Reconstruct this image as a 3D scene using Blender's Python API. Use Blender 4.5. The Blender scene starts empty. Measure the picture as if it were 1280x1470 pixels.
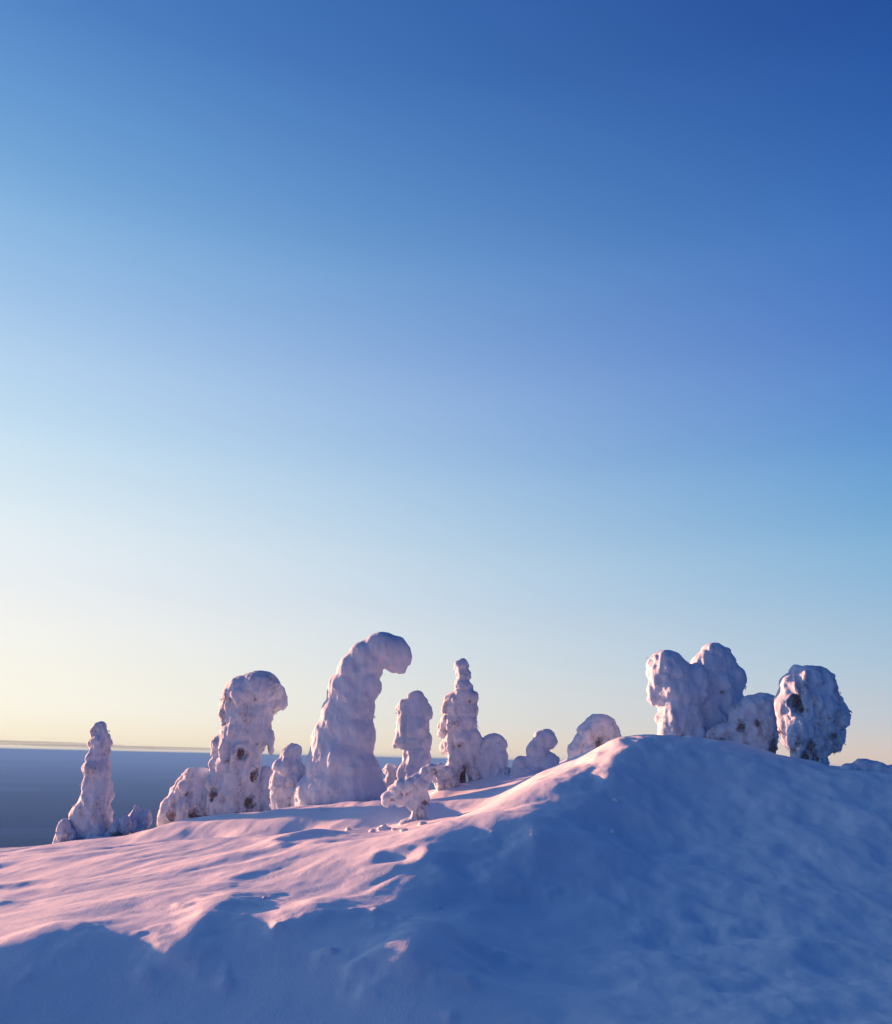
import bpy, bmesh, math, random
import numpy as np
from mathutils import Vector, Matrix, Euler
from mathutils.bvhtree import BVHTree

S = bpy.context.scene
C = S.collection
R = math.radians

# ------------------------------------------------------------------ camera
F = 1300.0                      # focal length in pixels of the 1280 px wide frame
PITCH, ROLL = 15.25, 1.3
cam_d = bpy.data.cameras.new('camera')
cam_d.sensor_fit = 'HORIZONTAL'
cam_d.sensor_width = 36
cam_d.lens = F / 1280 * 36
cam_d.clip_start = 0.1
cam_d.clip_end = 400000
cam = bpy.data.objects.new('camera', cam_d)
C.objects.link(cam)
CAMROT = Matrix.Rotation(R(90 + PITCH), 3, 'X') @ Matrix.Rotation(R(ROLL), 3, 'Z')
cam.rotation_euler = CAMROT.to_euler()
S.camera = cam

# ------------------------------------------------------------------ sun, sky
SUN_AZ, SUN_EL = -60.0, 4.4
SKY_AZ = -54.0                  # the brightest part of the dusk gradient     # azimuth from the view direction (+Y), negative = left
SKY_STRENGTH = 0.1
EXPOSURE = 1.45
SUN_STRENGTH = 5.0
S.view_settings.view_transform = 'Standard'
S.view_settings.look = 'None'
S.view_settings.exposure = EXPOSURE
S.view_settings.gamma = 1.0
S.view_settings.use_curve_mapping = False
S.render.engine = 'CYCLES'
S.cycles.max_bounces = 8
S.cycles.volume_bounces = 1
S.cycles.use_denoising = True

sun_dir = Vector((math.sin(R(SUN_AZ)) * math.cos(R(SUN_EL)), math.cos(R(SUN_AZ)) * math.cos(R(SUN_EL)), math.sin(R(SUN_EL))))
sd = bpy.data.lights.new('sun', 'SUN')
sd.energy = SUN_STRENGTH
sd.angle = R(1.0)
sd.color = (1.0, 0.42, 0.22)
sun = bpy.data.objects.new('sun', sd)
sun.rotation_euler = sun_dir.to_track_quat('Z', 'Y').to_euler()
sun.location = (0, 0, 30)
C.objects.link(sun)

W = bpy.data.worlds.new('World')
S.world = W
W.use_nodes = True
wn, wl = W.node_tree.nodes, W.node_tree.links
wn.clear()
wo = wn.new('ShaderNodeOutputWorld')
bg = wn.new('ShaderNodeBackground')
bg.inputs['Strength'].default_value = SKY_STRENGTH
sky = wn.new('ShaderNodeTexSky')
sky.sky_type = 'NISHITA'
sky.sun_disc = False
sky.sun_elevation = R(SUN_EL)
sky.sun_rotation = R(SUN_AZ)
sky.altitude = 500
sky.air_density = 1.0
sky.dust_density = 0.6
sky.ozone_density = 3.0


def wmath(op, a, b_=None, c_=None, clamp=False):
    m = wn.new('ShaderNodeMath')
    m.operation = op
    m.use_clamp = clamp
    for i, v in enumerate((a, b_, c_)):
        if v is None:
            continue
        if isinstance(v, (int, float)):
            m.inputs[i].default_value = v
        else:
            wl.new(v, m.inputs[i])
    return m.outputs[0]


def wvec(op, a, b_=None, scale=None):
    m = wn.new('ShaderNodeVectorMath')
    m.operation = op
    for i, v in enumerate((a, b_)):
        if v is None:
            continue
        if isinstance(v, (tuple, Vector)):
            m.inputs[i].default_value = v
        else:
            wl.new(v, m.inputs[i])
    if scale is not None:
        if isinstance(scale, (int, float)):
            m.inputs['Scale'].default_value = scale
        else:
            wl.new(scale, m.inputs['Scale'])
    return m.outputs[1] if op == 'DOT_PRODUCT' else m.outputs[0]


# dusk gradient: colour by height above the horizon (degrees), away from the sun (A) and what the sun side adds (B)
SKY_A = [(0, (0.66, 0.50, 0.43)), (2, (0.469, 0.476, 0.547)), (5, (0.30, 0.456, 0.630)), (9, (0.164, 0.39, 0.631)), (13, (0.060, 0.310, 0.609)),
         (18, (0.004, 0.195, 0.561)), (24, (0.001, 0.115, 0.500)), (31, (0.001, 0.083, 0.410)), (41, (0.002, 0.042, 0.270)), (60, (0.016, 0.052, 0.245)), (90, (0.028, 0.060, 0.225))]
SKY_B = [(0, (0.36, 0.389, 0.20)), (2, (0.58, 0.50, 0.25)), (5, (0.756, 0.534, 0.228)), (9, (0.809, 0.563, 0.285)), (13, (0.816, 0.621, 0.326)),
         (18, (0.68, 0.655, 0.382)), (24, (0.50, 0.596, 0.407)), (31, (0.287, 0.462, 0.413)), (41, (0.12, 0.281, 0.432)), (60, (0.05, 0.15, 0.30)), (90, (0.03, 0.10, 0.20))]


def wramp(fac, stops):
    r = wn.new('ShaderNodeValToRGB')
    r.color_ramp.interpolation = 'CARDINAL'
    e = r.color_ramp.elements
    e[0].position, e[0].color = 0, (*stops[0][1], 1)
    e[1].position, e[1].color = 1, (*stops[-1][1], 1)
    for d_, c_ in stops[1:-1]:
        e.new(d_ / 90).color = (*c_, 1)
    wl.new(fac, r.inputs[0])
    return r.outputs[0]


tc = wn.new('ShaderNodeTexCoord')
dirn = tc.outputs['Generated']
sep = wn.new('ShaderNodeSeparateXYZ')
wl.new(dirn, sep.inputs[0])
elev = wmath('DIVIDE', wmath('ARCSINE', sep.outputs[2]), math.pi / 2, clamp=True)
q = wvec('DOT_PRODUCT', dirn, (math.sin(R(SKY_AZ)), math.cos(R(SKY_AZ)), 0.0))
T = wmath('POWER', wmath('MAXIMUM', wmath('DIVIDE', wmath('ADD', q, 0.5), 1.5), 0.0), 2.0)
away = wmath('MAXIMUM', wmath('SMOOTH_MIN', wmath('MULTIPLY_ADD', q, 0.62, 0.97), 1.0, 0.15), 0.0)   # the sky darkens on away from the sun
col_ = wvec('ADD', wramp(elev, SKY_A), wvec('SCALE', wramp(elev, SKY_B), scale=T))
cmb = wn.new('ShaderNodeCombineXYZ')
for i_, p_ in enumerate((1.9, 1.15, 0.8)):
    wl.new(wmath('POWER', away, p_), cmb.inputs[i_])
col_ = wvec('MULTIPLY', col_, cmb.outputs[0])
# a few very thin high veils low in the sky
vm = wn.new('ShaderNodeMapping')
vm.inputs['Scale'].default_value = (1.2, 1.2, 14)
vm.inputs['Rotation'].default_value = (0, R(1.5), 0)
wl.new(dirn, vm.inputs[0])
vn = wn.new('ShaderNodeTexNoise')
vn.inputs['Scale'].default_value = 1.6
vn.inputs['Detail'].default_value = 3
wl.new(vm.outputs[0], vn.inputs['Vector'])
veil = wmath('MULTIPLY_ADD', wmath('SUBTRACT', vn.outputs[0], 0.5), 0.04, 1.0)
col_ = wvec('SCALE', col_, scale=veil)
col_ = wvec('SCALE', col_, scale=1.0 / (SKY_STRENGTH * 2 ** EXPOSURE))
mixn = wvec('ADD', wvec('SCALE', col_, scale=0.99), wvec('SCALE', sky.outputs[0], scale=0.03))
wl.new(mixn, bg.inputs[0])
wl.new(bg.outputs[0], wo.inputs[0])


# ------------------------------------------------------------------ helpers
def ray(px, py):
    return CAMROT @ Vector(((px - 640) / F, -(py - 735) / F, -1.0))


def P(px, py, y):
    """the point of the world at depth y (metres ahead) seen at a place of the photograph"""
    d = ray(px, py)
    return d * (y / d.y)


def hash2(ix, iy, seed):
    h = (ix.astype(np.int64) * 374761393 + iy.astype(np.int64) * 668265263 + seed * 1442695041) & 0xFFFFFFFF
    h = ((h ^ (h >> 13)) * 1274126177) & 0xFFFFFFFF
    h = (h ^ (h >> 16)) & 0xFFFFFFFF
    return h / 4294967295.0


def gnoise2(x, y, seed=0):
    ix, iy = np.floor(x), np.floor(y)
    fx, fy = x - ix, y - iy
    ux, uy = fx * fx * fx * (fx * (fx * 6 - 15) + 10), fy * fy * fy * (fy * (fy * 6 - 15) + 10)
    out = []
    for a in (0, 1):
        for b in (0, 1):
            ang = hash2(ix + a, iy + b, seed) * 2 * np.pi
            out.append(np.cos(ang) * (fx - a) + np.sin(ang) * (fy - b))
    n0 = out[0] * (1 - uy) + out[1] * uy
    n1 = out[2] * (1 - uy) + out[3] * uy
    return (n0 * (1 - ux) + n1 * ux) * 1.5


def fbm2(x, y, seed=0, octv=4, gain=0.5):
    s, a = 0, 1
    for o in range(octv):
        s = s + a * gnoise2(x, y, seed + o * 17)
        x, y, a = x * 2.03 + 3.1, y * 2.03 - 7.7, a * gain
    return s


def hash3(ix, iy, iz, seed):
    return hash2(ix + iz * 7919, iy - iz * 104729, seed)


def vnoise3(x, y, z, seed=0):
    ix, iy, iz = np.floor(x), np.floor(y), np.floor(z)
    fx, fy, fz = x - ix, y - iy, z - iz
    fx, fy, fz = [t * t * (3 - 2 * t) for t in (fx, fy, fz)]
    v = 0
    for a in (0, 1):
        for b in (0, 1):
            for c in (0, 1):
                w = (fx if a else 1 - fx) * (fy if b else 1 - fy) * (fz if c else 1 - fz)
                v = v + w * hash3(ix + a, iy + b, iz + c, seed)
    return v * 2 - 1


def sstep(a, b, x):
    t = np.clip((x - a) / (b - a), 0, 1)
    return t * t * (3 - 2 * t)


def mesh_np(name, verts, faces, smooth=True):
    me = bpy.data.meshes.new(name)
    verts = np.asarray(verts, dtype=np.float32)
    faces = np.asarray(faces, dtype=np.int32)
    k = faces.shape[1]
    me.vertices.add(len(verts))
    me.vertices.foreach_set('co', verts.ravel())
    me.loops.add(faces.size)
    me.loops.foreach_set('vertex_index', faces.ravel())
    me.polygons.add(len(faces))
    me.polygons.foreach_set('loop_start', np.arange(0, faces.size, k, dtype=np.int32))
    me.polygons.foreach_set('loop_total', np.full(len(faces), k, dtype=np.int32))
    if smooth:
        me.polygons.foreach_set('use_smooth', np.ones(len(faces), dtype=bool))
    me.update()
    me.validate()
    return me


def link(name, me, mat=None, parent=None):
    o = bpy.data.objects.new(name, me)
    if mat:
        me.materials.clear()
        me.materials.append(mat)
    C.objects.link(o)
    if parent:
        o.parent = parent
    return o


# ------------------------------------------------------------------ materials
def new_mat(name):
    m = bpy.data.materials.new(name)
    m.use_nodes = True
    nt = m.node_tree
    nt.nodes.clear()
    out = nt.nodes.new('ShaderNodeOutputMaterial')
    b = nt.nodes.new('ShaderNodeBsdfPrincipled')
    nt.links.new(b.outputs[0], out.inputs['Surface'])
    return m, nt, b


def noise_node(nt, scale, detail=4, rough=0.55, vec=None, stretch=None):
    n = nt.nodes.new('ShaderNodeTexNoise')
    n.inputs['Scale'].default_value = scale
    n.inputs['Detail'].default_value = detail
    n.inputs['Roughness'].default_value = rough
    tc = nt.nodes.new('ShaderNodeTexCoord')
    if stretch:
        mp = nt.nodes.new('ShaderNodeMapping')
        mp.inputs['Scale'].default_value = stretch[:3]
        if len(stretch) > 3:
            mp.inputs['Rotation'].default_value = (0, 0, stretch[3])
        nt.links.new(tc.outputs['Object'], mp.inputs[0])
        nt.links.new(mp.outputs[0], n.inputs['Vector'])
    else:
        nt.links.new(tc.outputs['Object'], n.inputs['Vector'])
    return n


def ramp(nt, fac, stops):
    r = nt.nodes.new('ShaderNodeValToRGB')
    e = r.color_ramp.elements
    e[0].position, e[0].color = stops[0][0], (*stops[0][1], 1)
    e[1].position, e[1].color = stops[-1][0], (*stops[-1][1], 1)
    for p, c in stops[1:-1]:
        x = e.new(p)
        x.color = (*c, 1)
    nt.links.new(fac, r.inputs[0])
    return r


def bump(nt, h, strength, dist, prev=None):
    b = nt.nodes.new('ShaderNodeBump')
    b.inputs['Strength'].default_value = strength
    b.inputs['Distance'].default_value = dist
    nt.links.new(h, b.inputs['Height'])
    if prev:
        nt.links.new(prev.outputs[0], b.inputs['Normal'])
    return b


def snow_material(name, tint_lo, tint_hi, bumps):
    m, nt, b = new_mat(name)
    n = noise_node(nt, 2.2, 5)
    c = ramp(nt, n.outputs[0], [(0.3, tint_lo), (0.7, tint_hi)])
    nt.links.new(c.outputs[0], b.inputs['Base Color'])
    b.inputs['Roughness'].default_value = 0.75
    b.inputs['Specular IOR Level'].default_value = 0.25
    prev = None
    for sc, st, di, stretch in bumps:
        k = noise_node(nt, sc, 5, 0.6, stretch=stretch)
        prev = bump(nt, k.outputs[0], st, di, prev)
    nt.links.new(prev.outputs[0], b.inputs['Normal'])
    return m


M_GROUND = snow_material('wind_packed_snow', (0.80, 0.83, 0.87), (0.86, 0.88, 0.91),
                         [(1.6, 0.3, 0.02, (2.2, 0.5, 1, R(-22))), (9, 0.25, 0.006, (1.6, 0.6, 1, R(-22))), (60, 0.8, 0.004, None), (22, 0.3, 0.006, (1.5, 0.7, 1, R(-22)))])
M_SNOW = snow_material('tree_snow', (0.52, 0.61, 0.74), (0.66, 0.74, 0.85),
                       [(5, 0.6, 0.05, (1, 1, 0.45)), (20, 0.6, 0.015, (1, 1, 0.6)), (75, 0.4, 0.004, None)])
M_SMOOTH = M_SNOW.copy()
M_SMOOTH.name = 'smooth_tree_snow'
nt = M_SNOW.node_tree
b = next(x for x in nt.nodes if x.type == 'BSDF_PRINCIPLED')
base = b.inputs['Base Color'].links[0].from_socket
n1 = noise_node(nt, 3.4, 6, 0.62, stretch=(1, 1, 0.42))
rr_ = ramp(nt, n1.outputs[0], [(0.50, (0, 0, 0)), (0.66, (1, 1, 1))])
n2 = noise_node(nt, 26, 4, 0.7, stretch=(1, 1, 0.5))
r2_ = ramp(nt, n2.outputs[0], [(0.42, (0, 0, 0)), (0.60, (1, 1, 1))])
mu = nt.nodes.new('ShaderNodeMath')
mu.operation = 'MULTIPLY'
nt.links.new(rr_.outputs[0], mu.inputs[0])
nt.links.new(r2_.outputs[0], mu.inputs[1])
mx = nt.nodes.new('ShaderNodeMix')
mx.data_type = 'RGBA'
nt.links.new(mu.outputs[0], mx.inputs['Factor'])
nt.links.new(base, mx.inputs['A'])
mx.inputs['B'].default_value = (0.30, 0.24, 0.25, 1)
nt.links.new(mx.outputs['Result'], b.inputs['Base Color'])
M_CHUNK = snow_material('crumbled_snow', (0.82, 0.84, 0.88), (0.88, 0.90, 0.92), [(14, 0.5, 0.02, None)])


def dark_material(name, lo, hi, scale):
    m, nt, b = new_mat(name)
    n = noise_node(nt, scale, 4)
    c = ramp(nt, n.outputs[0], [(0.35, lo), (0.68, hi)])
    nt.links.new(c.outputs[0], b.inputs['Base Color'])
    b.inputs['Roughness'].default_value = 0.9
    k = noise_node(nt, scale * 3, 3)
    nt.links.new(bump(nt, k.outputs[0], 0.5, 0.01).outputs[0], b.inputs['Normal'])
    return m


M_TWIG = dark_material('frosted_needles', (0.19, 0.13, 0.11), (0.46, 0.38, 0.37), 14)
M_BARK = dark_material('spruce_bark', (0.09, 0.06, 0.05), (0.26, 0.20, 0.18), 9)

# ------------------------------------------------------------------ terrain
# (pixel x, pixel y, metres ahead) where the snow surface was read off the photograph
CTRL = [
    # under and beside the bottom edge
    (-250, 1520, 5.9), (0, 1500, 6.2), (320, 1500, 6.2), (640, 1500, 6.1), (960, 1500, 6.1), (1280, 1500, 6.3), (1500, 1500, 6.4),
    (160, 1440, 6.7), (480, 1440, 6.65), (330, 1440, 6.7),
    # shoulder of the front slope
    (-200, 1395, 7.15), (0, 1380, 7.1), (90, 1352, 7.4), (170, 1326, 7.9), (262, 1362, 7.35), (360, 1338, 7.6), (520, 1352, 7.4), (590, 1372, 7.15), (600, 1330, 7.9),
    # windswept field
    (-300, 1275, 12.5), (0, 1270, 11.5), (150, 1262, 11.0), (300, 1255, 10.7), (450, 1258, 9.9), (560, 1270, 9.5),
    (0, 1232, 15.5), (150, 1218, 15.2), (300, 1205, 15), (450, 1196, 15.0), (560, 1200, 14.0),
    # far edge of the field
    (-300, 1240, 19), (0, 1221, 18.5), (80, 1214, 18.6), (150, 1204, 18.8), (225, 1192, 18.6), (300, 1181, 18.1), (430, 1170, 17.4), (550, 1160, 17.0),
    (225, 1206, 18.0), (300, 1203, 17.4), (430, 1194, 16.75), (550, 1187, 16.3), (430, 1172, 20.2), (300, 1184, 20.5), (540, 1166, 20),
    (600, 1180, 16.2), (640, 1176, 16.6),
    # hollow with trees between field and knoll
    (665, 1128, 24), (760, 1119, 24), (850, 1104, 24), (600, 1140, 23.5),
    # knoll: crest and spur
    (905, 1056, 16.0), (860, 1080, 15.7), (800, 1110, 15.2), (740, 1137, 14.7), (700, 1154, 14.3), (650, 1180, 13.6),
    (880, 1085, 15.0), (840, 1135, 13.4), (770, 1175, 12.0), (700, 1212, 10.9), (640, 1246, 10.0), (570, 1300, 8.6),
    # knoll: shaded face
    (960, 1056, 16.6), (1050, 1070, 16.5), (1130, 1090, 16.0), (1200, 1104, 15.8), (1280, 1112, 15.5), (1450, 1135, 15.5),
    (960, 1120, 14.8), (1130, 1150, 14.0), (1280, 1180, 13.2), (900, 1200, 12.8), (1100, 1230, 12.0), (1280, 1260, 11.3),
    (750, 1300, 9.9), (950, 1300, 10.2), (1150, 1320, 9.8), (1280, 1350, 9.3), (720, 1400, 7.6), (900, 1400, 8.0), (1150, 1410, 7.9), (1450, 1400, 8.2),
]
pts = [tuple(P(*c)) for c in CTRL]
# ground the photograph only implies: behind the knoll, beyond the field, round the camera
pts += [(2.6, 19.5, -0.15), (4.5, 19.5, 0.30), (6.6, 18.6, 0.02), (9.0, 18.5, -0.5), (4, 24, -0.6), (9, 25, -1.6), (14, 22, -2.0), (14, 16, -1.1),
        (-9, 22, -2.3), (-6, 24, -2.3), (-3, 25, -1.9), (0, 27, -1.4), (-14, 20, -3.0), (-14, 14, -2.2), (-13, 8, -2.2),
        (0, 33, -3.5), (-12, 32, -5.5), (12, 32, -4.5), (-25, 20, -5.5), (-25, 5, -4.5), (22, 20, -4.0), (20, 8, -2.6), (12, 8, -1.6),
        (0, 3, -2.3), (-4, 3, -2.5), (4, 3, -2.3), (0, 0, -2.2), (-8, 0, -2.3), (8, 0, -1.9), (0, -10, -1.5), (-15, -10, -2.6), (15, -10, -2.2)]
PT = np.array(pts)


def tps_kernel(r2):
    return 0.5 * r2 * np.log(r2 + 1e-9)


n = len(PT)
d2 = ((PT[:, None, :2] - PT[None, :, :2]) ** 2).sum(-1)
A = np.zeros((n + 3, n + 3))
A[:n, :n] = tps_kernel(d2) + np.eye(n) * 0.02
A[:n, n:] = np.c_[np.ones(n), PT[:, :2]]
A[n:, :n] = A[:n, n:].T
COEF = np.linalg.solve(A, np.r_[PT[:, 2], 0, 0, 0])


def macro(x, y):
    z = COEF[n] + COEF[n + 1] * x + COEF[n + 2] * y
    for i in range(n):
        z = z + COEF[i] * tps_kernel((x - PT[i, 0]) ** 2 + (y - PT[i, 1]) ** 2)
    return z


PLAIN_Z = -300.0
# snow banked up against the trees: place, radius, height
BASEP = [(P(a, b, c), r, h) for a, b, c, r, h in [(134, 1208, 20.5, 0.5, 0.06), (90, 1212, 20.2, 0.3, 0.02), (172, 1204, 20.3, 0.3, 0.02), (200, 1199, 20.6, 0.3, 0.03),
         (262, 1188, 21.9, 0.9, 0.15), (338, 1176, 21.6, 0.9, 0.15), (412, 1172, 20.8, 0.7, 0.12), (490, 1168, 20.0, 1.2, 0.18), (597, 1182, 16.0, 0.35, 0.06),
         (664, 1128, 22.0, 0.8, 0.14), (706, 1128, 22.0, 0.6, 0.1), (638, 1130, 21.6, 0.5, 0.1)]]
# drift tongues running out over the lip of the front slope: from, to, width, height
TONGUES = [((350, 1278, 9.6), (262, 1366, 7.3), 0.22, 0.055), ((660, 1300, 8.8), (590, 1380, 7.1), 0.30, 0.06), ((120, 1320, 8.3), (40, 1358, 7.4), 0.26, 0.03),
           ((470, 1296, 8.9), (430, 1340, 7.8), 0.22, 0.03), ((790, 1190, 11.8), (720, 1245, 10.2), 0.25, 0.07)]
TONG = [(P(*a), P(*b), w, h) for a, b, w, h in TONGUES]
PITS = [(570, 1246, 10.4, 0.22, 0.06), (1012, 1312, 9.9, 0.2, 0.06), (1100, 1326, 9.5, 0.22, 0.06), (1190, 1180, 13.3, 0.4, 0.06),
        (672, 1256, 10.1, 0.26, 0.07), (860, 1212, 12.3, 0.25, 0.04), (1210, 1385, 8.5, 0.3, 0.04), (960, 1345, 9.2, 0.25, 0.04)]
PITP = [(P(a, b, c), r, d) for a, b, c, r, d in PITS]


def height(x, y):
    x, y = np.asarray(x, float), np.asarray(y, float)
    r = np.hypot(x, y)
    w = sstep(26, 38, r)
    rr = np.clip(r - 24, 0, 1e9)
    far = -3.0 - 0.20 * rr + 6 * fbm2(x / 90, y / 90, 91, 4) * np.clip(rr / 120, 0, 1)
    far = PLAIN_Z - 4 + np.logaddexp(0, (far - PLAIN_Z + 4) / 12) * 12
    z = np.where(w < 1, macro(np.clip(x, -60, 60), np.clip(y, -60, 60)), 0) * (1 - w) + far * w
    # wind-cut drifts (sastrugi), long along the wind, short across it
    ca, sa = math.cos(R(66)), math.sin(R(66))
    u, v = x * ca + y * sa, -x * sa + y * ca          # u along the wind
    wx = fbm2(x * 0.35, y * 0.35, 5, 3)
    n1 = fbm2(u * 0.13 + wx * 0.4, v * 0.62 + wx * 0.5, 11, 3, 0.42)
    n2 = fbm2(u * 0.45 + wx, v * 2.1 + wx, 23, 3)
    n3 = fbm2(u * 1.5, v * 5.5, 37, 3)
    near = 1 - sstep(30, 60, r)
    field = sstep(7.3, 9.5, y) * (1 - sstep(0.5, 3.5, x - (y - 8) * 0.1))
    z = z + near * (0.052 * n1 * (0.3 + field) + 0.0045 * n2 * (0.4 + 1.0 * field) + 0.0015 * n3 * (0.5 + field))
    z = z + near * 0.004 * fbm2(x * 2.5, y * 2.5, 71, 4)
    lump = sstep(0.0, 2.5, x - (y - 8) * 0.1)
    z = z + near * lump * (0.05 * fbm2(x * 1.1, y * 0.9, 131, 3) + 0.012 * fbm2(x * 3.3, y * 2.4, 133, 3) - 0.06 * np.maximum(0, gnoise2(x * 1.7 + 3, y * 1.5, 137) - 0.15))
    for p, rad, hh in BASEP:
        z = z + hh * np.exp(-((x - p.x) ** 2 + (y - p.y) ** 2) / rad ** 2)
    for a, b, w, h in TONG:
        dx, dy = b.x - a.x, b.y - a.y
        t = np.clip(((x - a.x) * dx + (y - a.y) * dy) / (dx * dx + dy * dy), 0, 1)
        dd = np.hypot(x - a.x - t * dx, y - a.y - t * dy) * (1 + 0.6 * fbm2(x * 2.3, y * 2.3, 83, 3))
        z = z + h * sstep(0, 0.5, t) * np.exp(-(dd / w) ** 2)
    wob = gnoise2(x * 3.1, y * 3.1, 77)
    for p, rad, dep in PITP:
        q = ((x - p.x) ** 2 + (y - p.y) ** 2 * 0.7) / rad ** 2
        q = q * (1 + 0.7 * wob)
        z = z - dep * np.exp(-q * 1.6) + dep * 0.22 * np.exp(-(np.sqrt(np.maximum(q, 0)) - 1.5) ** 2 * 4)
    return z


ang = np.concatenate([np.linspace(-180, -36, 96, endpoint=False), np.linspace(-36, 36, 960, endpoint=False), np.linspace(36, 180, 96, endpoint=False)])
rad = np.concatenate([np.geomspace(0.4, 4, 24, endpoint=False), np.geomspace(4, 32, 440, endpoint=False), np.geomspace(32, 6000, 110)])
AA, RR = np.meshgrid(np.radians(ang), rad, indexing='ij')
X, Y = RR * np.sin(AA), RR * np.cos(AA)
Z = height(X.ravel(), Y.ravel()).reshape(X.shape)
na, nr = X.shape
V = np.stack([X, Y, Z], -1).reshape(-1, 3)
ia, ir = np.meshgrid(np.arange(na), np.arange(nr - 1), indexing='ij')
i0 = (ia * nr + ir).ravel()
i1 = (((ia + 1) % na) * nr + ir).ravel()
V = np.vstack([V, [[0, 0, float(height(0.0, 0.0))]]])
faces = np.stack([i0, i0 + 1, i1 + 1, i1], -1)
cen = len(V) - 1
cap = np.stack([np.full(na, cen), np.arange(na) * nr, ((np.arange(na) + 1) % na) * nr], -1)
me = mesh_np('snow_ground', V, faces)
link('snow_ground', me, M_GROUND)['kind'] = 'structure'
hub = mesh_np('snow_hub', V, cap)
bm = bmesh.new()
bm.from_mesh(hub)
bmesh.ops.delete(bm, geom=[v for v in bm.verts if not v.link_faces], context='VERTS')
bm.to_mesh(hub)
bm.free()
link('snow_underfoot', hub, M_GROUND)['kind'] = 'structure'

# ------------------------------------------------------------------ wide plain below the fell
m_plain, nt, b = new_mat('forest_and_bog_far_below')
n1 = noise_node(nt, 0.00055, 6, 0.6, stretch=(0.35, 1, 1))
c = ramp(nt, n1.outputs[0], [(0.40, (0.010, 0.045, 0.085)), (0.55, (0.014, 0.06, 0.12)), (0.66, (0.10, 0.22, 0.40))])  # forest and bog tones tinted blue to stand in for shade and haze
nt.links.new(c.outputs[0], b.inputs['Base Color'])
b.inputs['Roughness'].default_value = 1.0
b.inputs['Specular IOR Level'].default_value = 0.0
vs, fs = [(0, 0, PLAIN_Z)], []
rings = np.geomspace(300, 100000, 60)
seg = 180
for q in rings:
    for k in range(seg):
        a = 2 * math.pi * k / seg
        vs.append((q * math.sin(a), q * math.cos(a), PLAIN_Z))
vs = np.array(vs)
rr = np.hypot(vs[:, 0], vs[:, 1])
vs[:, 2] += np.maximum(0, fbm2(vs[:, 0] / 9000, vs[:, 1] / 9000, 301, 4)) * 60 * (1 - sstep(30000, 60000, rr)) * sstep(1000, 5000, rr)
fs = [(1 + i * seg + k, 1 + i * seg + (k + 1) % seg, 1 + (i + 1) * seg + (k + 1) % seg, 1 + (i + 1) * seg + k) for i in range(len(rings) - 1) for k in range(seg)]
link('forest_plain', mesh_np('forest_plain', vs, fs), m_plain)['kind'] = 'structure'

# ------------------------------------------------------------------ snow-loaded trees
ICO = {}


def ico(sub):
    if sub not in ICO:
        bm = bmesh.new()
        bmesh.ops.create_icosphere(bm, subdivisions=sub, radius=1)
        bm.verts.ensure_lookup_table()
        ICO[sub] = (np.array([v.co[:] for v in bm.verts]), np.array([[v.index for v in f.verts] for f in bm.faces]))
        bm.free()
    return ICO[sub]


def blob_mesh(blobs, voxel, seed, amp=1.0, smooth=4):
    """fuse ellipsoids (centre, radii, lean) into one lumpy snow body"""
    vv, ff, off = [], [], 0
    v3, f3 = ico(3)
    v2, f2 = ico(2)
    for c, r, lean in blobs:
        v0, f0 = (v3, f3) if max(r) > 0.12 else (v2, f2)
        v = v0 * np.array(r)
        v[:, 0] += v[:, 2] * lean
        vv.append(v + np.array(c))
        ff.append(f0 + off)
        off += len(v0)
    me = mesh_np('snow_body', np.vstack(vv), np.vstack(ff))
    o = bpy.data.objects.new('tmp', me)
    C.objects.link(o)
    md = o.modifiers.new('r', 'REMESH')
    md.mode = 'VOXEL'
    md.voxel_size = voxel
    ms = o.modifiers.new('s', 'SMOOTH')
    ms.iterations = smooth
    ms.factor = 0.5
    dg = bpy.context.evaluated_depsgraph_get()
    dg.update()
    res = bpy.data.meshes.new_from_object(o.evaluated_get(dg))
    bpy.data.objects.remove(o)
    bpy.data.meshes.remove(me)
    nv = len(res.vertices)
    co = np.empty(nv * 3, np.float32)
    res.vertices.foreach_get('co', co)
    co = co.reshape(-1, 3).astype(float)
    no = np.empty(nv * 3, np.float32)
    res.vertices.foreach_get('normal', no)
    no = no.reshape(-1, 3)
    x, y, z = co.T
    k = 0.050 * vnoise3(x * 10, y * 10, z * 2.6, seed + 5) + 0.055 * vnoise3(x * 3.2, y * 3.2, z * 2.2, seed) + 0.045 * vnoise3(x * 7.5, y * 7.5, z * 4.5, seed + 1) + 0.028 * vnoise3(x * 17, y * 17, z * 9, seed + 2) \
        + 0.012 * vnoise3(x * 35, y * 35, z * 30, seed + 3)
    # hanging folds below, smooth caps above
    side = np.clip(1 - no[:, 2], 0.25, 1.2)
    co += no * (k * side * amp)[:, None]
    res.vertices.foreach_set('co', co.astype(np.float32).ravel())
    return res, co, no


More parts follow.
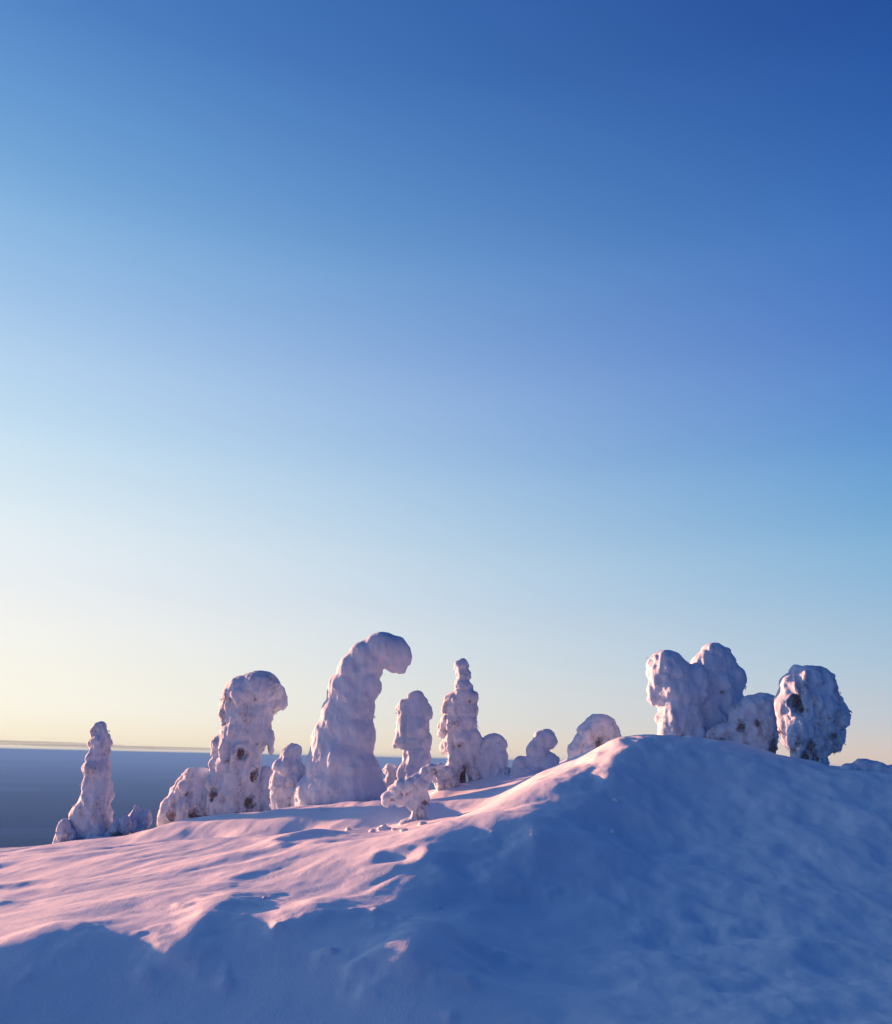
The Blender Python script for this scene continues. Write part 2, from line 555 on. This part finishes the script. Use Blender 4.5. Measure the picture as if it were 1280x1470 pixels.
def tuft_mesh(items, seed, blades=None):
    """dark needle sprays: many thin bent blades round the given points (centre, radius, direction)"""
    rng = random.Random(seed)
    vs, fs = [], []
    for c, r, dirn in items:
        for k in range(blades or int(22 + 160 * min(r, 0.5))):
            d = Vector((rng.gauss(0, 1), rng.gauss(0, 1), rng.gauss(0, 0.8))).normalized() * 0.8 + dirn * 0.7
            d.normalize()
            base = c + Vector((rng.uniform(-1, 1), rng.uniform(-1, 1), rng.uniform(-1, 1))) * r * 0.45
            L = r * rng.uniform(0.45, 1.0)
            s = d.cross(Vector((rng.gauss(0, 1), rng.gauss(0, 1), rng.gauss(0, 1)))).normalized() * r * 0.09
            mid = base + d * L * 0.55
            tip = base + d * L + Vector((0, 0, -0.25 * L))
            i = len(vs)
            vs += [base - s, base + s, mid + s * 0.9, mid - s * 0.9, tip]
            fs += [(i, i + 1, i + 2), (i, i + 2, i + 3), (i + 3, i + 2, i + 4)]
    return mesh_np('needles', [tuple(v) for v in vs], fs, smooth=False)


def tube_mesh(path, radii, sides=9):
    vs, fs = [], []
    for i, (p, r) in enumerate(zip(path, radii)):
        t = (path[min(i + 1, len(path) - 1)] - path[max(i - 1, 0)]).normalized()
        a = t.cross(Vector((0, 1, 0.1))).normalized()
        bb = t.cross(a)
        for k in range(sides):
            w = 2 * math.pi * k / sides
            q = r * (1 + 0.12 * math.sin(3 * w + i))
            vs.append(tuple(p + (a * math.cos(w) + bb * math.sin(w)) * q))
    for i in range(len(path) - 1):
        for k in range(sides):
            fs.append((i * sides + k, i * sides + (k + 1) % sides, (i + 1) * sides + (k + 1) % sides, (i + 1) * sides + k))
    return mesh_np('trunk', vs, fs)


def tree(name, cat, label, Yd, blobs, spine, holes=(), seed=1, voxel=0.032, clumps=9, trunk_r=0.10, amp=1.0, sub=0.36, snow_name='snow_load', group=None, twigs=14, smooth=4, rime=90):
    """blobs: (px, py, rx, rz[, depth offset in m][, lean]) in the photograph; spine: pixel path of the trunk, root first"""
    rng = random.Random(seed)
    kx = Yd / F
    B = []
    for t in blobs:
        px, py, rx, rz = t[:4]
        dy = t[4] if len(t) > 4 else 0
        lean = t[5] if len(t) > 5 else 0
        c = P(px, py, Yd + dy)
        rx, rz = rx * kx, rz * kx
        ry = min(rx, rz) * 0.55 + max(rx, rz) * 0.30 if rx < rz * 1.8 else rz * 1.1
        ry = max(ry, rx * 0.85)
        B.append((tuple(c), (rx, ry, rz), lean))
        for k in range(clumps):
            a = rng.uniform(0, 2 * math.pi)
            zz = rng.uniform(-0.85, 0.75)
            h = math.sqrt(1 - zz * zz)
            s = rng.uniform(0.7, 1.2) * sub
            sr = min(rx, rz) * s
            q = Vector((math.cos(a) * h * (rx - sr * 0.72), math.sin(a) * h * (ry - sr * 0.72), zz * (rz - sr * 0.9)))
            q.x += q.z * lean
            B.append((tuple(c + q), (sr, sr, sr * rng.uniform(1.0, 1.7)), 0))
            for j in range(2):                      # small hanging gobbets
                a2, z2 = a + rng.uniform(-1, 1), max(-0.95, min(0.8, zz + rng.uniform(-0.4, 0.3)))
                if z2 > 0.25:
                    continue
                h2 = math.sqrt(1 - z2 * z2)
                s2 = min(rng.uniform(0.035, 0.085), 0.3 * min(rx, rz))
                q2 = Vector((math.cos(a2) * h2 * (rx - s2 * 0.3), math.sin(a2) * h2 * (ry - s2 * 0.3), z2 * (rz - s2 * 0.5)))
                q2.x += q2.z * lean
                B.append((tuple(c + q2), (s2, s2, s2 * rng.uniform(1.0, 2.2)), 0))
    res, co, no = blob_mesh(B, voxel, seed * 31, amp, smooth)
    base = P(*spine[0], Yd)
    gz = float(height(base.x, base.y))
    origin = Vector((base.x, base.y, gz))
    # hollows where the snow has not closed over the branches
    tufts = []
    for hx, hy, hr in holes:
        if hr < 4.6:
            continue
        d = ray(hx, hy)
        d.normalize()
        hit = None
        rr = np.cross(co, np.array(d))
        dist = np.linalg.norm(rr, axis=1)
        depth = co @ np.array(d)
        rad_ = hr * kx
        m = dist < rad_ * 1.5
        if not m.any():
            continue
        front = depth[m].min()
        near = m & (depth < front + rad_ * 2.5)
        nz = vnoise3(co[:, 0] * 13, co[:, 1] * 13, co[:, 2] * 6, seed + 9) + 0.5 * vnoise3(co[:, 0] * 27, co[:, 1] * 27, co[:, 2] * 15, seed + 10)
        vert = rr[:, 0] ** 2 * 0.35 + rr[:, 1] ** 2 + rr[:, 2] ** 2 * 1.3
        dist = np.sqrt(vert) * np.maximum(0.15, 1 + 1.0 * nz)
        wgt = np.exp(-(dist / (rad_ * 0.75)) ** 2 * 0.8) * near
        co += np.array(d)[None, :] * (wgt * rad_ * 2.0)[:, None]
        tufts.append((d * (front + rad_ * 1.3), rad_ * 1.15, Vector((0, -0.3, -0.3))))
    # twigs poking out under the snow lobes
    cand = np.where((no[:, 2] < -0.35) & (no[:, 1] < 0.35))[0]
    if len(cand) and twigs:
        for k in range(twigs // 2):
            i = int(cand[rng.randrange(len(cand))])
            tufts.append((Vector(co[i]) - Vector(no[i]) * 0.03, rng.uniform(0.04, 0.10), Vector(no[i]) * 0.5 + Vector((0, 0, -0.6))))
    co -= np.array(origin)
    res.vertices.foreach_set('co', co.astype(np.float32).ravel())
    res.polygons.foreach_set('use_smooth', np.ones(len(res.polygons), dtype=bool))
    res.update()
    root = bpy.data.objects.new(name, None)
    root.empty_display_size = 0.3
    root.location = origin
    root['label'] = label
    root['category'] = cat
    if group:
        root['group'] = group
    C.objects.link(root)
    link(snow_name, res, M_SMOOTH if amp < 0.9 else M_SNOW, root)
    if tufts:
        tufts = [(c - origin, r, d) for c, r, d in tufts]
        link('needles', tuft_mesh(tufts, seed), M_TWIG, root)['kind'] = 'stuff'
    # feathery rime standing out from the snow
    pick = [rng.randrange(len(co)) for k in range(int(rime * len(co) / 10000))]
    rims = [(Vector(co[i]) - Vector(no[i]) * 0.01, rng.uniform(0.03, 0.075), Vector(no[i]) * 1.1 + Vector((0, 0, -0.35))) for i in pick if no[i][2] < 0.5]
    if rims:
        link('rime', tuft_mesh(rims, seed + 400, 7), M_SNOW, root)['kind'] = 'stuff'
    path = [P(*s, Yd) for s in spine]
    path = [p - origin for p in path]
    path[0].z = -0.15
    dense = []
    for i in range(len(path) - 1):
        for k in range(5):
            dense.append(path[i].lerp(path[i + 1], k / 5))
    dense.append(path[-1])
    m = len(dense)
    link('trunk', tube_mesh(dense, [trunk_r * (1 - 0.8 * i / m) for i in range(m)]), M_BARK, root)
    return root


TREE, BUSH = 'tree', 'bush'

# far left, thin leaning spire
tree('snow_covered_spruce', TREE, 'slender snow-caked spruce spire standing alone at the far left above the plain', 20.5, [
    (143, 1050, 11, 14), (144, 1066, 13, 22), (142, 1085, 14.5, 26), (141, 1105, 16, 28), (138, 1128, 17, 30), (135, 1150, 20, 32), (131, 1172, 23, 32), (138, 1188, 18, 24), (118, 1195, 14, 20), (148, 1130, 8, 30)],
    [(134, 1212), (138, 1130), (143, 1060)], holes=[(136, 1148, 4), (118, 1158, 4), (136, 1170, 3.5), (143, 1125, 3)], seed=3, clumps=8, trunk_r=0.09)
tree('snow_covered_bush', BUSH, 'stubby frosted bush at the left foot of the far-left snow spire', 20.2, [
    (91, 1194, 9, 18), (98, 1203, 10, 14), (86, 1206, 6, 12)], [(93, 1216), (92, 1186)], seed=4, voxel=0.025, clumps=5, trunk_r=0.03, twigs=12)
tree('snow_covered_bush', BUSH, 'small pinkish frosted bush just right of the far-left snow spire', 20.3, [
    (168, 1188, 9, 13), (178, 1186, 8, 14), (162, 1196, 6, 8)], [(170, 1205), (170, 1185)], holes=[(173, 1192, 3.5)], seed=5, voxel=0.025, clumps=5, trunk_r=0.03, twigs=14)
tree('snow_covered_bush', BUSH, 'ragged frosted bush with pointed tip between the left spire and the wedge-shaped tree', 20.6, [
    (195, 1168, 7, 13), (193, 1180, 13, 15), (209, 1178, 9, 15), (200, 1190, 14, 10)], [(198, 1200), (195, 1168)], holes=[(199, 1178, 4), (206, 1190, 4)], seed=6, voxel=0.025, clumps=6, trunk_r=0.04, twigs=18)
# wedge
tree('snow_covered_spruce', TREE, 'low wedge-shaped snowy spruce leaning against the left side of the mushroom-headed tree', 21.9, [
    (276, 1116, 15, 14), (288, 1122, 16, 20), (268, 1132, 18, 18), (256, 1148, 18, 18), (243, 1165, 15, 20), (265, 1165, 22, 24), (290, 1150, 18, 28), (296, 1172, 14, 16), (236, 1178, 10, 12)],
    [(268, 1190), (276, 1120)], holes=[(278, 1170, 6), (247, 1170, 5), (262, 1128, 3), (288, 1135, 3)], seed=7, clumps=8, trunk_r=0.09, twigs=22)
# mushroom head
tree('snow_covered_spruce', TREE, 'tall snow-laden spruce with mushroom head curling right and dark holes in its trunk', 21.6, [
    (372, 989, 32, 26), (350, 998, 30, 28), (385, 998, 21, 27), (340, 1018, 22, 26), (352, 1030, 26, 28), (372, 1026, 18, 26), (345, 1052, 27, 24), (330, 1068, 24, 18), (366, 1052, 20, 30),
    (388, 1064, 6, 16, -0.1), (345, 1082, 30, 24), (325, 1098, 20, 24), (350, 1108, 26, 26), (312, 1120, 15, 24), (340, 1135, 26, 30), (318, 1145, 20, 28), (358, 1140, 18, 32), (335, 1160, 26, 18), (378, 1022, 12, 20)],
    [(338, 1174), (342, 1110), (350, 1040), (370, 990)], holes=[(346, 1081, 6.5), (348, 1068, 3.5), (363, 1112, 6), (347, 1105, 3), (357, 1150, 6.5), (370, 997, 3.7), (332, 1104, 3), (305, 1140, 6)],
    seed=8, clumps=8, trunk_r=0.15, twigs=30)
tree('snow_covered_bush', BUSH, 'smooth low snow hump tucked against the right foot of the mushroom-headed tree', 21.7, [
    (381, 1122, 13, 22), (380, 1148, 15, 24), (386, 1160, 14, 14)], [(382, 1172), (381, 1125)], seed=9, clumps=4, trunk_r=0.05, twigs=6)
tree('snow_covered_spruce', TREE, 'small round-headed snowy spruce between the mushroom-headed tree and the big bent tree', 20.3, [
    (420, 1083, 15, 16), (414, 1100, 18, 16), (404, 1120, 13, 20), (424, 1112, 13, 22), (402, 1145, 12, 24), (420, 1145, 14, 26), (409, 1158, 16, 14)],
    [(412, 1172), (414, 1120), (420, 1085)], holes=[(413, 1117, 4.5), (410, 1128, 3.5), (414, 1108, 3)], seed=10, voxel=0.028, clumps=7, trunk_r=0.07, twigs=14)
# big hook
tree('snow_covered_spruce', TREE, 'largest snow-plastered spruce, a broad column hooking over to the right at its top', 20.0, [
    (566, 938, 23, 26), (548, 930, 28, 23), (574, 940, 15, 21), (524, 942, 26, 22), (528, 955, 22, 26), (508, 965, 24, 28), (520, 985, 25, 28), (498, 992, 28, 30), (506, 1020, 32, 34), (486, 1025, 24, 30), (500, 1055, 38, 38), (474, 1062, 26, 34),
    (518, 1058, 20, 40), (490, 1092, 44, 40), (466, 1105, 26, 44), (495, 1128, 48, 36), (450, 1140, 27, 30), (520, 1135, 30, 32), (488, 1138, 50, 44), (536, 936, 24, 22), (516, 950, 22, 24), (514, 975, 24, 28), (500, 1006, 27, 32), (484, 1042, 26, 34), (495, 1035, 32, 36), (478, 1078, 32, 40), (514, 1000, 22, 34), (500, 1110, 44, 40), (450, 1146, 28, 34), (530, 1146, 24, 30)],
    [(490, 1170), (490, 1100), (505, 1030), (520, 970), (550, 930)], holes=[(528, 958, 4), (456, 1056, 3.5), (487, 1030, 3), (521, 1018, 3), (475, 1012, 3.5), (528, 1080, 3.5), (497, 1075, 3)],
    seed=11, clumps=4, trunk_r=0.2, amp=0.55, sub=0.30, twigs=12, smooth=9, rime=35)
# column right of the hook
tree('snow_covered_spruce', TREE, 'narrow blunt snowy column tree right of the big hooked tree', 20.8, [
    (598, 1004, 13, 13), (600, 1020, 15, 22), (580, 1016, 11, 13), (597, 1045, 17, 26), (578, 1042, 9, 22), (599, 1065, 17, 20), (597, 1085, 17, 24), (575, 1064, 9, 12), (590, 1108, 18, 20)],
    [(595, 1145), (596, 1080), (600, 1005)], holes=[(585, 1064, 3), (608, 1040, 2.5), (588, 1040, 2.5)], seed=12, voxel=0.028, clumps=7, trunk_r=0.09, amp=0.8, twigs=14)
tree('snow_covered_bush', BUSH, 'low snowy bush in the gap between the hooked tree and the narrow column tree', 21.0, [
    (560, 1108, 11, 12), (563, 1124, 13, 18), (550, 1135, 9, 16), (556, 1146, 14, 12)], [(558, 1158), (562, 1112)], holes=[(566, 1120, 4), (560, 1131, 3)], seed=13, voxel=0.026, clumps=6, trunk_r=0.04, twigs=16)
# spire with skirts
tree('snow_covered_spruce', TREE, 'tiered snowy spruce with a square-tipped spire, skirts of snow and an open lit foot', 22.0, [
    (664, 955, 8.5, 10), (664, 968, 9, 12), (663, 985, 14, 12), (665, 1000, 19, 14), (676, 1003, 12, 12), (655, 1005, 17, 12), (658, 1018, 20, 14), (672, 1018, 16, 14), (652, 1040, 21, 18), (640, 1045, 12, 14), (668, 1035, 15, 18), (658, 1058, 20, 16), (645, 1072, 12, 14),
    (676, 1062, 14, 18), (675, 1078, 17, 18), (658, 1085, 15, 16), (649, 1102, 9, 22), (681, 1100, 10, 24), (670, 1090, 10, 10), (659, 1114, 8, 16, 0.15)],
    [(664, 1128), (664, 1080), (664, 1010), (664, 960)], holes=[(673, 1043, 4), (671, 1052, 4), (641, 1020, 3), (664, 1018, 2.5), (678, 1018, 3), (655, 1052, 4), (643, 1060, 4), (648, 1082, 3.5)],
    seed=14, voxel=0.028, clumps=9, trunk_r=0.08, twigs=34)
tree('snow_covered_spruce', TREE, 'round-topped snowy spruce touching the right side of the tiered spire tree', 22.0, [
    (709, 1070, 17, 17), (706, 1088, 20, 22), (700, 1110, 17, 20), (716, 1090, 12, 24), (712, 1112, 16, 16), (695, 1080, 9, 20)],
    [(706, 1130), (708, 1070)], holes=[(712, 1080, 3), (700, 1074, 3)], seed=15, voxel=0.028, clumps=7, trunk_r=0.08, amp=0.8, twigs=12)
tree('snow_covered_bush', BUSH, 'low snowy mass topped by one leaning ball, before the sky left of the knoll', 21.5, [
    (784, 1061, 14, 14), (775, 1066, 11, 17), (771, 1080, 14, 20), (793, 1064, 8, 8), (788, 1092, 14, 12), (785, 1100, 17, 15), (768, 1098, 17, 15), (748, 1098, 13, 13), (758, 1112, 24, 14), (790, 1108, 13, 12), (740, 1112, 9, 12), (775, 1084, 10, 10)],
    [(772, 1130), (770, 1100), (780, 1064)], holes=[(772, 1085, 2.5)], seed=16, voxel=0.028, clumps=6, trunk_r=0.07, amp=0.7, twigs=8)
tree('snow_covered_spruce', TREE, 'rounded snowy tree drooping to the right, half hidden by the pink crest of the knoll', 20.5, [
    (862, 1044, 21, 19), (850, 1055, 20, 22), (872, 1056, 18, 22), (838, 1068, 16, 18), (826, 1080, 12, 15), (848, 1082, 24, 22), (878, 1072, 12, 20), (832, 1095, 16, 14)],
    [(846, 1112), (850, 1080), (862, 1046)], holes=[(861, 1056, 4), (858, 1066, 5), (868, 1068, 4)], seed=17, voxel=0.028, clumps=7, trunk_r=0.09, twigs=16)
# trees on the knoll
tree('snow_covered_spruce', TREE, 'square-shouldered snowy tree with a sunlit left edge, leftmost on the knoll', 18.6, [
    (958, 952, 24, 19), (948, 966, 18, 28), (970, 966, 26, 22), (945, 990, 15, 22), (970, 990, 32, 24), (985, 975, 18, 24), (970, 1012, 26, 24), (965, 1035, 22, 28), (985, 1030, 24, 30), (962, 1050, 18, 18), (992, 1050, 20, 18), (1000, 985, 16, 34), (943, 956, 12, 20), (938, 998, 8, 16)],
    [(970, 1062), (970, 1010), (962, 955)], holes=[(950, 1008, 4), (935, 1010, 3), (990, 968, 3)], seed=18, clumps=6, trunk_r=0.15, amp=0.75, sub=0.3, twigs=14)
tree('snow_covered_spruce', TREE, 'tallest knoll tree, snow-plastered with a domed peak sloping down to the right', 18.9, [
    (1024, 940, 20, 18), (1018, 955, 26, 22), (1036, 956, 22, 22), (1010, 975, 24, 26), (1048, 972, 22, 20), (1030, 985, 32, 26), (1015, 1010, 28, 28), (1040, 1008, 26, 26), (1020, 1035, 30, 28), (1050, 1020, 16, 26), (1004, 1045, 16, 20)],
    [(1022, 1066), (1022, 1000), (1024, 945)], holes=[(1012, 972, 3), (1046, 1020, 4), (1036, 1002, 3), (1058, 985, 3)], seed=19, clumps=6, trunk_r=0.15, amp=0.8, sub=0.3, twigs=16)
tree('snow_covered_spruce', TREE, 'flat-topped clumpy snowy spruce filling the gap between the domed tree and the round shaggy one', 18.3, [
    (1094, 1008, 20, 14), (1082, 1018, 22, 20), (1102, 1022, 15, 22), (1066, 1030, 18, 22), (1085, 1045, 30, 24), (1060, 1052, 22, 20), (1104, 1056, 12, 24), (1040, 1052, 18, 14), (1026, 1054, 12, 12), (1075, 1066, 30, 18), (1100, 1075, 14, 16)],
    [(1080, 1088), (1084, 1040), (1092, 1010)], holes=[(1048, 1022, 4), (1064, 1042, 6), (1087, 1038, 5), (1110, 1073, 6)],
    seed=20, voxel=0.028, clumps=9, trunk_r=0.10, twigs=30)
tree('snow_covered_spruce', TREE, 'round shaggy snow dome of a spruce on a dark trunk, rightmost on the knoll', 17.2, [
    (1160, 978, 30, 24), (1148, 992, 30, 30), (1178, 990, 26, 32), (1140, 1012, 26, 34), (1165, 1015, 36, 34), (1190, 1020, 22, 36), (1133, 1038, 15, 24), (1150, 1045, 28, 28), (1180, 1050, 26, 28), (1195, 1050, 13, 26), (1200, 1045, 9, 22),
    (1160, 1068, 26, 22), (1135, 1062, 13, 18), (1172, 1075, 18, 20), (1150, 1080, 16, 16), (1164, 1090, 20, 14)],
    [(1162, 1105), (1162, 1050), (1162, 985)], holes=[(1143, 1010, 8), (1144, 1006, 6), (1150, 1018, 6), (1162, 1072, 7), (1196, 1056, 5), (1155, 1088, 6), (1172, 1090, 5)],
    seed=21, voxel=0.028, clumps=10, trunk_r=0.16, twigs=50)
tree('snow_covered_bush', BUSH, 'low rounded snow-buried bush on the skyline at the right edge', 16.2, [
    (1240, 1104, 18, 15), (1256, 1108, 20, 15), (1284, 1114, 22, 15), (1222, 1106, 14, 10)], [(1245, 1125), (1240, 1104)], seed=22, voxel=0.026, clumps=5, trunk_r=0.04, amp=0.6, twigs=6)
# little arch in front
tree('bent_snowy_sapling', 'sapling', 'little frosted sapling bowed into an arch in front of the tiered spire tree', 16.0, [
    (588, 1182, 15, 6), (612, 1181, 12, 6), (603, 1166, 8, 16), (591, 1152, 6, 12), (597, 1174, 8, 12), (599, 1160, 7, 12), (600, 1148, 7, 11), (597, 1136, 9, 10), (588, 1126, 11, 10), (577, 1128, 10, 9), (567, 1135, 9, 9), (559, 1142, 7, 7), (600, 1120, 11, 10), (610, 1110, 10, 9), (620, 1104, 10, 8), (631, 1103, 9, 8), (640, 1110, 7, 8), (607, 1128, 8, 12), (610, 1142, 5, 10),
    (606, 1178, 8, 6), (588, 1180, 9, 6), (584, 1142, 5, 8), (571, 1142, 4, 8), (615, 1116, 5, 8), (556, 1150, 4, 7), (605, 1158, 4, 8)],
    [(597, 1182), (599, 1150), (597, 1130), (606, 1116)], holes=[(590, 1136, 3), (604, 1134, 3)], seed=23, voxel=0.022, clumps=6, trunk_r=0.05, twigs=16, sub=0.42, amp=0.92)

tree('snow_covered_bush', BUSH, 'low frosted bush at the left foot of the tiered spire tree', 21.6, [
    (640, 1112, 10, 12), (632, 1120, 10, 12), (645, 1122, 10, 10), (626, 1112, 6, 8)], [(636, 1134), (638, 1112)], holes=[(638, 1116, 3.8)], seed=24, voxel=0.026, clumps=6, trunk_r=0.04, twigs=16)
tree('snow_covered_bush', BUSH, 'small frosted bush between the round-topped tree and the mass with the leaning ball', 21.8, [
    (730, 1112, 10, 10), (722, 1118, 9, 10), (738, 1120, 9, 9)], [(729, 1130), (729, 1112)], seed=25, voxel=0.026, clumps=5, trunk_r=0.03, twigs=8)
tree('snow_covered_bush', BUSH, 'tiny frosted tuft at the right foot of the big hooked tree', 19.6, [
    (548, 1152, 8, 10), (556, 1157, 7, 7), (541, 1158, 7, 7)], [(548, 1164), (548, 1150)], seed=26, voxel=0.024, clumps=5, trunk_r=0.025, twigs=12)

# ------------------------------------------------------------------ crumbled snow lying about
def chunk(px, py, yd, r, label, seed, squash=0.6):
    rng = random.Random(seed)
    p = P(px, py, yd)
    z = float(height(p.x, p.y))
    v, f = ico(3)
    v = v.copy()
    k = 1 + 0.35 * vnoise3(v[:, 0] * 1.6 + seed, v[:, 1] * 1.6, v[:, 2] * 1.6, seed) + 0.12 * vnoise3(v[:, 0] * 4, v[:, 1] * 4, v[:, 2] * 4, seed) * 2
    v = v * k[:, None] * np.array([r, r * 0.8, r * squash])
    o = link('snow_lump', mesh_np('snow_lump', v, f), M_CHUNK)
    o.location = (p.x, p.y, z + r * squash * 0.1)
    o.rotation_euler.z = rng.uniform(0, 6)
    o['label'] = label
    o['category'] = 'snow lump'
    o['group'] = 'snow lumps lying on the slope'


for i, (a, b_, c_, r_, lab) in enumerate([
        (552, 1192, 15.6, 0.11, 'knobbly snow lump on the flat snow, first left of the bowed sapling'),
        (500, 1192, 16, 0.07, 'tiny snow lump farthest left of those beside the bowed sapling'),
        (580, 1206, 14.4, 0.07, 'small snow lump lying just below the bowed sapling'),
        (606, 1196, 15.2, 0.08, 'small snow lump at the right foot of the bowed sapling'),
        (534, 1196, 15.3, 0.06, 'snow crumb between the knobbly lump and the tiny lump left of it'),
        (566, 1198, 15.0, 0.05, 'snow crumb right of the knobbly lump, just left under the bowed sapling'),
        (884, 1163, 13.5, 0.05, 'pale snow lump high on the shaded knoll face below its peak'),
        (880, 1198, 12.6, 0.05, 'bright snow crumb on the shaded knoll face, lower of the two'),
        (629, 1299, 9.0, 0.025, 'bright snow crumb by the edge of the shaded knoll, low in the picture'),
        (380, 1296, 8.8, 0.025, 'lone snow crumb on the pink shoulder of the front slope')]):
    chunk(a, b_, c_, r_, lab, 50 + i)

# ------------------------------------------------------------------ air
m_h = bpy.data.materials.new('cold_haze')
m_h.use_nodes = True
nt = m_h.node_tree
nt.nodes.clear()
out = nt.nodes.new('ShaderNodeOutputMaterial')
pv = nt.nodes.new('ShaderNodeVolumePrincipled')
pv.inputs['Color'].default_value = (0.145, 0.39, 0.83, 1)
pv.inputs['Density'].default_value = 0.00012
pv.inputs['Anisotropy'].default_value = 0.0
nt.links.new(pv.outputs[0], out.inputs['Volume'])
bm = bmesh.new()
bmesh.ops.create_cube(bm, size=1)
me = bpy.data.meshes.new('haze')
bm.to_mesh(me)
bm.free()
hz = link('haze', me, m_h)
hz.scale = (220000, 220000, 8 - (PLAIN_Z - 8))
hz.location = (0, 0, (8 + PLAIN_Z - 8) / 2)
hz['kind'] = 'stuff'

# ------------------------------------------------------------------ thin cloud bank low over the far horizon
m_c, nt, b = new_mat('thin_dusk_cloud')
b.inputs['Base Color'].default_value = (0.60, 0.50, 0.52, 1)
b.inputs['Roughness'].default_value = 1.0
tc_ = nt.nodes.new('ShaderNodeTexCoord')
sx = nt.nodes.new('ShaderNodeSeparateXYZ')
nt.links.new(tc_.outputs['Object'], sx.inputs[0])
x2 = nt.nodes.new('ShaderNodeMath')
x2.operation = 'MULTIPLY'
nt.links.new(sx.outputs[0], x2.inputs[0])
nt.links.new(sx.outputs[0], x2.inputs[1])
x3 = nt.nodes.new('ShaderNodeMath')
x3.operation = 'SUBTRACT'
x3.use_clamp = True
x3.inputs[0].default_value = 1.0
nt.links.new(x2.outputs[0], x3.inputs[1])
nc = noise_node(nt, 2.2, 4)
r_c = ramp(nt, nc.outputs[0], [(0.3, (0.12,) * 3), (0.65, (0.42,) * 3)])
f2 = nt.nodes.new('ShaderNodeMath')
f2.operation = 'MULTIPLY'
nt.links.new(x3.outputs[0], f2.inputs[0])
nt.links.new(r_c.outputs[0], f2.inputs[1])
nt.links.new(f2.outputs[0], b.inputs['Alpha'])
for px, py, wpx, hpx in ((10, 1066, 170, 3.2), (200, 1073, 190, 2.2)):
    p = P(px, py, 150000)
    v, f = ico(4)
    v = v * (1 + 0.15 * vnoise3(v[:, 0] * 6, v[:, 1] * 3, v[:, 2] * 2, 9))[:, None]
    cl = link('cloud_bank', mesh_np('cloud_bank', v, f), m_c)
    cl.location = p
    cl.scale = (wpx * 150000 / F, 9000, hpx * 150000 / F)
    cl['kind'] = 'structure'
